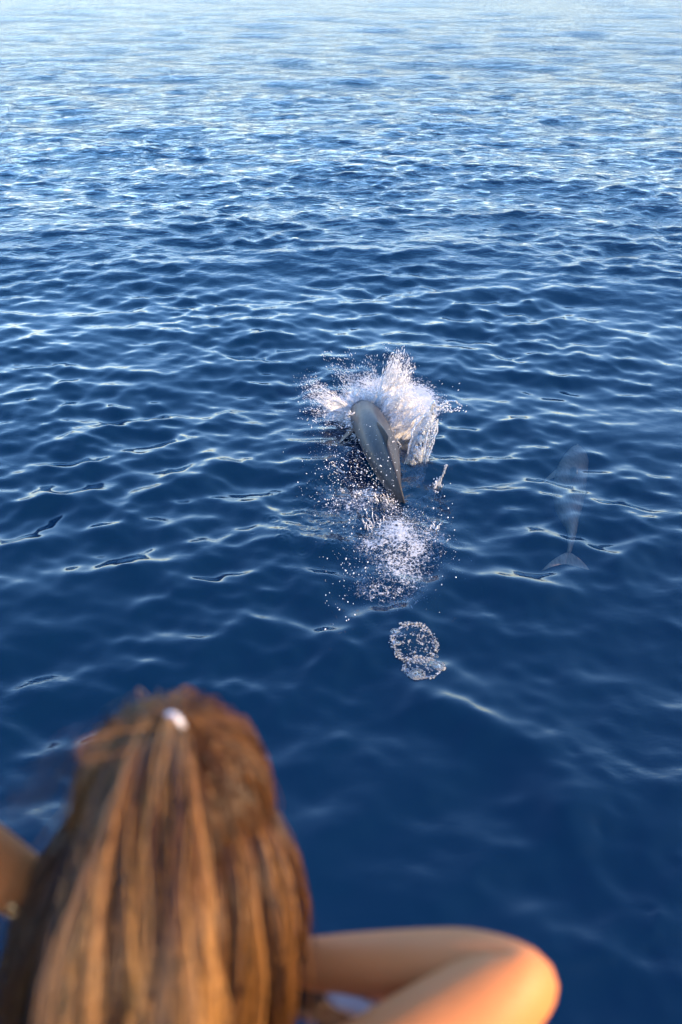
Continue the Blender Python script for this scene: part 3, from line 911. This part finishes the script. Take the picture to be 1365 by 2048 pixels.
# ------------------------------------------------------------------ the woman on the bow
HC = atd(348, 1688, .985)                         # centre of the head
woman = empty('person', (HC[0], HC[1] - .28, 2.92))
def skin_material():
    N = NT('tanned_skin')
    geo = N.n('NewGeometry')
    n1 = N.n('TexNoise', _Vector=geo.outputs['Position'], _Scale=14.0, _Detail=4.0)
    n2 = N.n('TexNoise', _Vector=geo.outputs['Position'], _Scale=260.0, _Detail=2.0)
    c = N.ramp(n1.outputs[0], [(.35, (.46, .165, .050)), (.65, (.52, .185, .058))])
    b = N.n('Bump', _Strength=.25, _Height=n2.outputs[0], _Distance=.002)
    p = N.n('BsdfPrincipled', _Base_Color=c, _Roughness=.55, _Normal=b.outputs[0])
    p.inputs['Specular IOR Level'].default_value = .3
    p.inputs['Subsurface Weight'].default_value = .18
    p.inputs['Subsurface Radius'].default_value = (.02, .008, .004)
    p.inputs['Subsurface Scale'].default_value = .5
    return N.surf(p.outputs[0])
M_SKIN = skin_material()

def skinned(name, chains, mat, parent, levels=2):
    """chains: list of [(point, radius), ...]; a chain may start with the index label of an earlier vertex"""
    verts, edges, radii, names = [], [], [], {}
    for ch in chains:
        prev = None
        for item in ch:
            if isinstance(item, str): prev = names[item]; continue
            key = None
            if len(item) == 3: key, p, r = item
            else: p, r = item
            verts.append(tuple(p)); radii.append(r)
            i = len(verts) - 1
            if key: names[key] = i
            if prev is not None: edges.append((prev, i))
            prev = i
    me = bpy.data.meshes.new(name)
    me.from_pydata(verts, edges, [])
    o = bpy.data.objects.new(name, me); col.objects.link(o)
    me.materials.append(mat)
    sk = o.modifiers.new('skin', 'SKIN'); sk.use_smooth_shade = True
    sub = o.modifiers.new('sub', 'SUBSURF'); sub.levels = levels; sub.render_levels = levels
    for i, r in enumerate(radii):
        sv = me.skin_vertices[0].data[i]
        sv.radius = r if isinstance(r, tuple) else (r, r)
        sv.use_root = (i == 0)
    o.parent = parent
    local(o)
    return o

X0, Y0, Z0 = HC
elbR = atd(1078, 1942, 1.00); shR = np.array([-.045, Y0 - .16, Z0 - .19]); wrR = atd(575, 1925, 1.125)
elbL = atd(-260, 1575, .97); shL = np.array([X0 * 2 - .045, Y0 - .19, Z0 - .255]); wrL = atd(165, 1850, 1.14)
def mix(a, b, t): return np.array(a) * (1 - t) + np.array(b) * t
neck = np.array([X0, Y0 - .09, Z0 - .155]); chest = np.array([X0, Y0 - .18, Z0 - .34]); waist = np.array([X0, Y0 - .30, Z0 - .60]); pelvis = np.array([X0, Y0 - .36, 2.96])
def hand(w, d, side, tip):
    """palm and five fingers: w wrist, d direction of the hand, side = thumb side"""
    d = d / np.linalg.norm(d); side = side / np.linalg.norm(side)
    nrm = np.cross(d, side)
    ch = []
    palm = w + d * .05
    ch.append([tip + '_w', (tip + '_p', palm, (.024, .020))])
    for i, (off, ln) in enumerate([(.027, .070), (.009, .078), (-.010, .072), (-.027, .058)]):
        b = palm + d * .038 + side * off
        c1 = b + d * ln * .42 + nrm * .010
        c2 = c1 + d * ln * .28 + nrm * .018
        c3 = c2 + d * ln * .16 + nrm * .020
        ch.append([tip + '_p', (b, .0095), (c1, .0085), (c2, .0078), (c3, .0068)])
    b = palm + side * .036 - d * .015
    ch.append([tip + '_p', (b, .011), (b + side * .022 + d * .026, .0095), (b + side * .026 + d * .052, .008)])
    return ch
hR = np.array([-.5, .62, .35]); hL = np.array([.5, .62, .35])
chains = [
    [('pel', pelvis, (.15, .11)), (waist, (.115, .085)), ('chest', chest, (.145, .095)), ('neckbase', mix(chest, neck, .65), (.062, .058)),
     ('neck', neck, (.050, .052)), ('skull', (X0, Y0 - .015, Z0 - .075), (.062, .075)), ('head', (X0, Y0, Z0), (.074, .090)), ((X0, Y0 - .005, Z0 + .055), (.060, .072))],
    ['skull', ((X0, Y0 + .075, Z0 - .075), (.030, .030)), ((X0, Y0 + .092, Z0 - .092), (.020, .016))],           # jaw and chin
    ['head', ((X0, Y0 + .088, Z0 - .022), (.012, .012)), ((X0, Y0 + .112, Z0 - .040), (.009, .009))],             # nose
    ['chest', (mix(chest, shR, .6), (.062, .060)), (shR, .058), (mix(shR, elbR, .3), .057), (mix(shR, elbR, .7), .051), (mix(shR, elbR, .9), .045), ('elbR', elbR, .036),
     (mix(elbR, wrR, .22), .039), (mix(elbR, wrR, .5), .036), (mix(elbR, wrR, .8), .030), ('R_w', wrR, (.028, .022))],
    ['chest', (mix(chest, shL, .6), (.062, .060)), (shL, .054), (mix(shL, elbL, .3), .050), (mix(shL, elbL, .7), .044), ('elbL', elbL, .040),
     (mix(elbL, wrL, .22), .040), (mix(elbL, wrL, .5), .037), (mix(elbL, wrL, .8), .030), ('L_w', wrL, (.028, .022))],
]
chains += hand(wrR, hR, np.array([-.2, -.5, .8]), 'R') + hand(wrL, hL, np.array([.2, -.5, .8]), 'L')
for sg in (-1, 1):                                # thighs forward over the edge, shins hanging down
    hip = pelvis + [sg * .10, .03, -.03]; knee = np.array([X0 + sg * .12, .68, 2.96]); ank = np.array([X0 + sg * .12, .66, 2.54])
    chains.append(['pel', (hip, .085), (mix(hip, knee, .5), .074), (knee, .056), (mix(knee, ank, .35), .052), (ank, .034),
                   (ank + [0, .05, -.05], (.030, .026)), (ank + [sg * .01, .15, -.075], (.034, .018))])
body_o = skinned('body', chains, M_SKIN, woman)
for sg in (-1, 1):
    th = np.linspace(0, 2 * math.pi, 14, endpoint=False)
    # ears and eyes, hidden from behind by the hair
    n_, m_ = 7, 12
    for nm, c, sc_, mt in (('ear', (X0 + sg * .080, Y0 + .002, Z0 - .03), (.008, .018, .030), M_SKIN), ('eye', (X0 + sg * .031, Y0 + .083, Z0 - .012), (.013, .010, .010), None)):
        rg = [[(c[0] + sc_[0] * math.cos(a) * math.sin(b), c[1] + sc_[1] * math.sin(a) * math.sin(b), c[2] + sc_[2] * math.cos(b)) for a in th] for b in np.linspace(.15, math.pi - .15, n_)]
        v, f = loft(np.array(rg))
        if mt is None:
            Ne = NT('eye_white'); mt = Ne.surf(Ne.n('BsdfPrincipled', _Base_Color=(.7, .68, .65, 1), _Roughness=.15).outputs[0])
        local(mesh_np(nm, v, f, mt, True, woman))
# lips
v, f = tube(catmull([(X0 - .024, Y0 + .098, Z0 - .066), (X0, Y0 + .108, Z0 - .063), (X0 + .024, Y0 + .098, Z0 - .066)], 10), np.array([.002, .005, .006, .0065, .0065, .0065, .0065, .006, .005, .002]))
Nl = NT('lips'); local(mesh_np('mouth', v, f, Nl.surf(Nl.n('BsdfPrincipled', _Base_Color=(.38, .10, .08, 1), _Roughness=.4).outputs[0]), True, woman))

# white top and shorts
def cloth_material(name, c):
    N = NT(name)
    geo = N.n('NewGeometry')
    w = N.n('TexNoise', _Vector=geo.outputs['Position'], _Scale=30.0, _Detail=4.0)
    b = N.n('Bump', _Strength=.5, _Height=w.outputs[0], _Distance=.01)
    return N.surf(N.n('BsdfPrincipled', _Base_Color=c, _Roughness=.85, _Normal=b.outputs[0]).outputs[0])
M_CLOTH = cloth_material('white_cotton', (.72, .72, .74, 1))
skinned('shirt', [[(mix(pelvis, waist, .1), (.165, .125)), (waist, (.135, .105)), ('c', chest + [0, 0, -.02], (.158, .108)), (chest + [0, 0, .05], (.12, .085))],
                  ['c', (mix(chest, shR, .55) + [0, 0, -.01], (.070, .066))], ['c', (mix(chest, shL, .55) + [0, 0, -.01], (.070, .066))]], M_CLOTH, woman)
for sg in (-1, 1):
    hip = pelvis + [sg * .10, .03, -.03]; knee = np.array([X0 + sg * .12, .68, 2.96])
    skinned('shorts_leg', [[(hip + [-sg * .02, -.02, .02], .105), (hip, .100), (mix(hip, knee, .35), .092), (mix(hip, knee, .5), .090)]], M_CLOTH, woman)
# a fold of the white shirt sleeve seen in the crook of the arm
fc = [atd(655, 1985, 1.10), atd(690, 1999, 1.09), atd(722, 2012, 1.08), atd(742, 2035, 1.07)]
v, f = tube(catmull(fc, 14), np.array([.004, .008, .010, .011, .012, .012, .012, .012, .012, .011, .010, .009, .007, .004]), 12)
local(mesh_np('sleeve_fold', v, f, M_CLOTH, True, woman))

# ------------------------------------------------------------------ hair
def hair_material():
    N = NT('sunbleached_brown_hair')
    tone = N.n('Attribute', attribute_name='tone').outputs['Fac']
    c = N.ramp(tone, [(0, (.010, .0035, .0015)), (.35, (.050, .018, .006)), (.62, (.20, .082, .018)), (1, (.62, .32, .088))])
    p = N.n('BsdfPrincipled', _Base_Color=c, _Roughness=.36)
    p.inputs['Specular IOR Level'].default_value = .55
    t = N.n('BsdfTranslucent', _Color=N.n('MixRGB', blend_type='MULTIPLY', _Fac=1.0, _Color1=c, _Color2=(1.0, .62, .3, 1)).outputs[0])
    return N.surf(N.n('MixShader', _0=.28, _1=p.outputs[0], _2=t.outputs[0]).outputs[0])
M_HAIR = hair_material()
HR = np.array([.083, .104, .112])                 # head ellipsoid with a first layer of hair
TILT = R(22)                                       # head bent forward
def to_head(p):                                    # world -> head frame
    q = p - HC
    c, s = math.cos(TILT), math.sin(TILT)
    return np.stack([q[..., 0], q[..., 1] * c - q[..., 2] * s, q[..., 1] * s + q[..., 2] * c], -1)
def from_head(q):
    c, s = math.cos(TILT), math.sin(TILT)
    return np.stack([q[..., 0], q[..., 1] * c + q[..., 2] * s, -q[..., 1] * s + q[..., 2] * c], -1) + HC
TIE = from_head(np.array([.004, -.030, .124]))

def push_out(P, lift):
    q = to_head(P)
    rad_ = np.sqrt(((q / (HR + lift[:, None])) ** 2).sum(-1))
    m = rad_ < 1
    q[m] = q[m] / rad_[m][:, None]
    P = from_head(q)
    # shoulders and back
    for c, rr in (((X0, Y0 - .19, Z0 - .30), (.085, .115, .085)), ((X0, Y0 - .26, Z0 - .55), (.08, .125, .26)), ((X0, Y0 - .115, Z0 - .18), (.062, .062, .14))):
        d = (P - np.array(c)) / (np.array(rr) + lift[:, None] * .6)
        h = 1 - d[:, 0] ** 2 - d[:, 2] ** 2
        yb = c[1] - (rr[1] + lift * .6) * np.sqrt(np.maximum(h, 0))   # the hair lies on the back: slide it off backward
        m = (h > 0) & ((d ** 2).sum(-1) < 1)
        P[m, 1] = np.minimum(P[m, 1], P[m, 1] * .6 + yb[m] * .4)
    return P

def drape(P0, D0, n, step, lift, stiff, wind):
    """let guide strands fall over head, shoulders and back"""
    P = P0.copy(); D = D0 / np.linalg.norm(D0, axis=1)[:, None]
    out = [P.copy()]
    for i in range(n):
        g = np.array([0, 0, -1.0]) + wind
        D = D * stiff[:, None] + g * (1 - stiff)[:, None]
        D /= np.linalg.norm(D, axis=1)[:, None]
        Q = push_out(P + D * step, lift)
        D2 = Q - P; D2 /= np.linalg.norm(D2, axis=1)[:, None] + 1e-9
        D = D2; P = P + D2 * step
        out.append(P.copy())
    G = np.stack(out, 1)
    t = np.linspace(0, 1, n + 1)[None]
    ph = rng.uniform(0, 6.28, (len(G), 3)); fq = rng.uniform(.8, 2.2, (len(G), 3))
    for ax, am in ((0, .011), (1, .006)):          # each lock has its own slow wave
        G[..., ax] += am * np.sin(ph[:, ax:ax + 1] + fq[:, ax:ax + 1] * 6.28 * t) * np.minimum(t * 2.5, 1)
    return G                        # strands, points, 3

def strands_from(G, per, width, tone, rad_, curl=.008):
    """bundle of single hairs round each guide"""
    ng, npt, _ = G.shape
    t = np.linspace(0, 1, npt)
    S = np.repeat(G, per, axis=0)
    n = len(S)
    off = rng.normal(0, 1, (n, 3)); off2 = rng.normal(0, 1, (n, 3))
    wprof = np.repeat(width, per)[:, None] * (.55 + .6 * np.sin(t * math.pi * .9) - .35 * t ** 3)[None]
    ph = rng.uniform(0, 6.28, (n, 1)); fr = rng.uniform(1.0, 3.0, (n, 1))
    S = S + off[:, None] * wprof[..., None] * .5
    S = S + off2[:, None] * (curl * np.sin(ph + fr * t[None] * 6.28) * t[None])[..., None]
    tn = np.clip(np.repeat(tone, per) + rng.normal(0, .07, n), 0, 1)
    # tone drifts lighter toward the ends
    TN = np.clip(tn[:, None] + .16 * (t[None] - .3), 0, 1)
    T = np.gradient(S, axis=1); T /= np.linalg.norm(T, axis=2)[..., None] + 1e-9
    a = np.cross(T, np.array([.31, .2, .93])); a /= np.linalg.norm(a, axis=2)[..., None] + 1e-9
    b = np.cross(T, a)
    prof = rad_ * (1 - .75 * t ** 2)[None, :, None]
    rings = [S + prof * (math.cos(q) * a + math.sin(q) * b) for q in (0, 2.094, 4.189)]
    V = np.stack(rings, 2)                         # n, npt, 3, 3
    base = (np.arange(n) * npt * 3)[:, None, None]
    gf = grid_faces(npt, 3, True)[None] + base
    return V.reshape(-1, 3), gf.reshape(-1, 4), np.repeat(TN.reshape(-1), 3)

def hair_part(name, groups):
    vs, fs, ts, n = [], [], [], 0
    for G, per, width, tone, rad_ in groups:
        v, f, t = strands_from(G, per, width, tone, rad_)
        vs.append(v); fs.append(f + n); ts.append(t); n += len(v)
    o = mesh_np(name, np.vstack(vs), [np.vstack(fs)], M_HAIR, True, woman); local(o)
    attr(o, 'tone', np.concatenate(ts))
    tag(o, kind='stuff')
    return o

# cap: a dark underlayer close to the scalp
n_, m_ = 22, 40
cap = []
for i in range(n_):
    b = math.pi * (.02 + .66 * i / (n_ - 1))
    for j in range(m_):
        a = 2 * math.pi * j / m_
        q = np.array([math.cos(a) * math.sin(b), math.sin(a) * math.sin(b), math.cos(b)])
        if q[1] > .45: q[2] = max(q[2], .15)       # hairline at the front
        q /= np.linalg.norm(q)
        cap.append(from_head(q * (HR - .004)))
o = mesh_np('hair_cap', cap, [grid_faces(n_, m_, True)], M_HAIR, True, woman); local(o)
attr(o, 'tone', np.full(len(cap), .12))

# 1 hair swept from the front and the sides up to the tie
ng = 170
az = rng.uniform(-math.pi * .95, math.pi * .95, ng)          # 0 = front
el = rng.uniform(.05, .55, ng)
q = np.stack([np.sin(az) * np.cos(el), np.cos(az) * np.cos(el), np.sin(el)], -1)
start = q * (HR + .004)
tie_l = to_head(TIE[None])[0]
GG = []
for k in range(24):
    t = k / 23
    tgt = tie_l + np.array([0, 0, -.004])
    p = start * (1 - t) + tgt * t
    nn = np.linalg.norm(p / HR, axis=1)
    lift_ = 1.03 + .07 * np.sin(t * math.pi) + .03
    p = p / nn[:, None] * (lift_ * (1 - t ** 6) + 1.14 * t ** 6)
    GG.append(from_head(p))
Gs = np.stack(GG, 1)
tone = np.clip(.38 + .12 * rng.normal(0, 1, ng) + .15 * (q[:, 0] < 0), 0, 1)
hair_part('swept_hair', [(Gs, 10, np.full(ng, .011), tone, .0007)])

# 2 loose under-hair from the sides and the back of the head
ng = 360
az = rng.uniform(math.radians(74), math.radians(296), ng)
el = rng.uniform(-.45, .42, ng)
q = np.stack([np.sin(az) * np.cos(el), np.cos(az) * np.cos(el), np.sin(el)], -1)
P0 = from_head(q * (HR + .003))
D0 = from_head(q * HR + np.array([0, -.02, -.06])) - from_head(q * HR)
sx = q[:, 0]
lift = rng.uniform(.002, .020, ng)
D0 = D0 + np.stack([sx * .004, -.02 * np.ones(ng), np.zeros(ng)], -1)
wind = np.stack([np.where(sx < 0, -.26, -.26) * rng.uniform(.3, 1.1, ng) * np.abs(sx) ** .5, rng.uniform(-.15, .05, ng), np.zeros(ng)], -1)
Gl = drape(P0, D0, 24, .0235, lift, np.where(sx > 0, .68, .80) + rng.uniform(-.06, .06, ng), wind)
tone = np.clip(.38 + .21 * np.sin(az * 15) + .11 * np.sin(az * 37) + .10 * rng.normal(0, 1, ng) + .10 * sx, 0, 1)  # last term paints the shaded left and sunlit right into the tone
hair_part('loose_hair', [(Gl, 8, rng.uniform(.007, .013, ng), tone, .0007)])

# 3 ponytail from the tie down the back of the head
ng = 230
a = rng.uniform(-1.3, 1.3, ng)
P0 = TIE + np.stack([.010 * np.sin(a), -.006 + 0 * a, .002 * np.cos(a)], -1)
D0 = np.stack([np.sin(a) * .14, -1.0 + 0 * a, .12 - .1 * np.abs(a)], -1)
lift = rng.uniform(.012, .034, ng)
wind = np.stack([np.sin(a) * .035 - .035, rng.uniform(-.28, -.10, ng), 0 * a], -1)
Gp = drape(P0, D0, 25, .0235, lift, rng.uniform(.78, .88, ng), wind)
tone = np.clip(.53 + .24 * np.sin(a * 13 + 1) + .12 * np.sin(a * 31) + .14 * a * (a > 0) + .10 * rng.normal(0, 1, ng), 0, 1)  # lighter to the right: sunlight on that side painted into the tone
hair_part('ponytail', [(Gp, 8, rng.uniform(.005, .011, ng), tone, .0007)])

# thin sun-bleached strands lying over both
hair_part('highlight_strands', [(Gp[::3], 2, np.full(len(Gp[::3]), .022), np.full(len(Gp[::3]), .93), .0006),
                                (Gl[::5], 2, np.full(len(Gl[::5]), .024), np.full(len(Gl[::5]), .80), .0005)])
# 4 wisps: flyaway hairs left of the head, the loop over the ponytail, the lock in front of the right shoulder
W = []
for k in range(26):
    pts = [(190 + rng.normal(0, 25), 1500 + rng.normal(0, 30)), (120 + rng.normal(0, 18), 1530 + rng.normal(0, 20)), (70 + rng.normal(0, 25), 1590 + rng.normal(0, 25)), (30 + rng.normal(0, 30), 1650 + rng.normal(0, 30))]
    W.append(catmull([atd(p[0], p[1], .93 + .01 * i) for i, p in enumerate(pts)], 26))
hair_part('flyaway_hair', [(np.array(W), 2, np.full(26, .014), np.full(26, .35), .00016)])
loop = [catmull([atd(x + dx, y + dy, d) for x, y, d in [(330, 1452, .885), (230, 1462, .87), (155, 1490, .86), (185, 1515, .85), (260, 1505, .85), (340, 1520, .85), (345, 1600, .86), (310, 1680, .88)]], 26)
        for dx, dy in ((0, 0), (2, 3), (-2, 4))]
loop += [catmull([atd(x + dx, y, d) for x, y, d in [(235, 1440, .88), (180, 1510, .87), (150, 1600, .88), (150, 1700, .90), (185, 1790, .93)]], 26) for dx in (0, 8, 16)]
hair_part('stray_locks', [(np.array(loop), 4, np.full(6, .002), np.full(6, .60), .00022)])
fl = [catmull([atd(560, 1960 + dy, 1.16), atd(610, 1985 + dy, 1.17), atd(660, 2010 + dy, 1.18), atd(710, 2045 + dy, 1.19), atd(740, 2100 + dy, 1.20)], 26) for dy in (-14, -6, 2, 10, 18, 26)]
hair_part('front_lock', [(np.array(fl), 40, np.full(6, .014), np.full(6, .22), .0007)])

# the white hair tie
P = []
c = TIE
axis = np.array([-.60, -.70, .05]); axis /= np.linalg.norm(axis)
e1 = np.cross(axis, [0, 0, 1.0]); e1 /= np.linalg.norm(e1); e2 = np.cross(axis, e1)
t = np.linspace(0, 2 * math.pi, 49)
P = np.array([c + np.array([.005, 0, 0]) + .0105 * math.cos(x) * e1 + .0115 * math.sin(x) * e2 for x in t])
v, f = tube(P,   .0035 + .0006 * np.sin(t * 14), 10)
local(mesh_np('hair_tie', v, f, M_CLOTH, True, woman))
# gold earring
t = np.linspace(0, 2 * math.pi, 30)
ec = atd(24, 1822, 1.02)
P = np.array([ec + [.005 * math.cos(x), 0, .006 * math.sin(x)] for x in t])
v, f = tube(P, np.full(30, .0015), 8)
Ng = NT('gold'); local(mesh_np('earring', v, f, Ng.surf(Ng.n('BsdfPrincipled', _Base_Color=(.8, .5, .2, 1), _Metallic=1.0, _Roughness=.25).outputs[0]), True, woman))
tag(woman, 'woman seen from behind with long brown hair half tied up, elbows raised, watching the dolphins', 'person')

# ------------------------------------------------------------------ the bow she sits on, below the frame
bow = empty('boat', (X0, -.6, 0))
Nw = NT('white_gelcoat')
ng_ = Nw.n('NewGeometry'); nz = Nw.n('TexNoise', _Vector=ng_.outputs['Position'], _Scale=3.0, _Detail=5.0)
M_GEL = Nw.surf(Nw.n('BsdfPrincipled', _Base_Color=Nw.ramp(nz.outputs[0], [(.3, (.66, .66, .64)), (.7, (.76, .76, .75))]), _Roughness=.25).outputs[0])
def hull_ring(z, scale, tipy):
    pts = []
    for y, hw in [(-6, 1.7), (-4, 1.6), (-2.2, 1.15), (-1.0, .72), (-.2, .42), (tipy, .16)]:
        pts.append((X0 + hw * scale, y, z))
    return pts + [(2 * X0 - p[0], p[1], p[2]) for p in reversed(pts)]
rg = np.array([hull_ring(z, s_, ty) for z, s_, ty in [(-.4, .45, -.5), (.6, .70, -.25), (1.8, .92, .15), (2.74, 1.0, .42), (2.80, 1.0, .42)]])
v, f = loft(rg)
local(mesh_np('hull', v, f, M_GEL, False, bow))
rg = np.array([hull_ring(z, s_, .40) for z, s_ in [(2.803, .97), (2.84, .97)]])
v, f = loft(rg)
Nd = NT('grey_nonslip_deck'); gd = Nd.n('NewGeometry'); zd = Nd.n('TexNoise', _Vector=gd.outputs['Position'], _Scale=120.0, _Detail=2.0)
bd = Nd.n('Bump', _Strength=.6, _Height=zd.outputs[0], _Distance=.004)
local(mesh_np('deck', v, f, Nd.surf(Nd.n('BsdfPrincipled', _Base_Color=(.45, .45, .44, 1), _Roughness=.8, _Normal=bd.outputs[0]).outputs[0]), False, bow))
tag(bow, 'white boat bow with grey deck the woman sits on', 'boat')
print('triangles', sum(len(o.data.loops) - 2 * len(o.data.polygons) for o in scene.objects if o.type == 'MESH'))
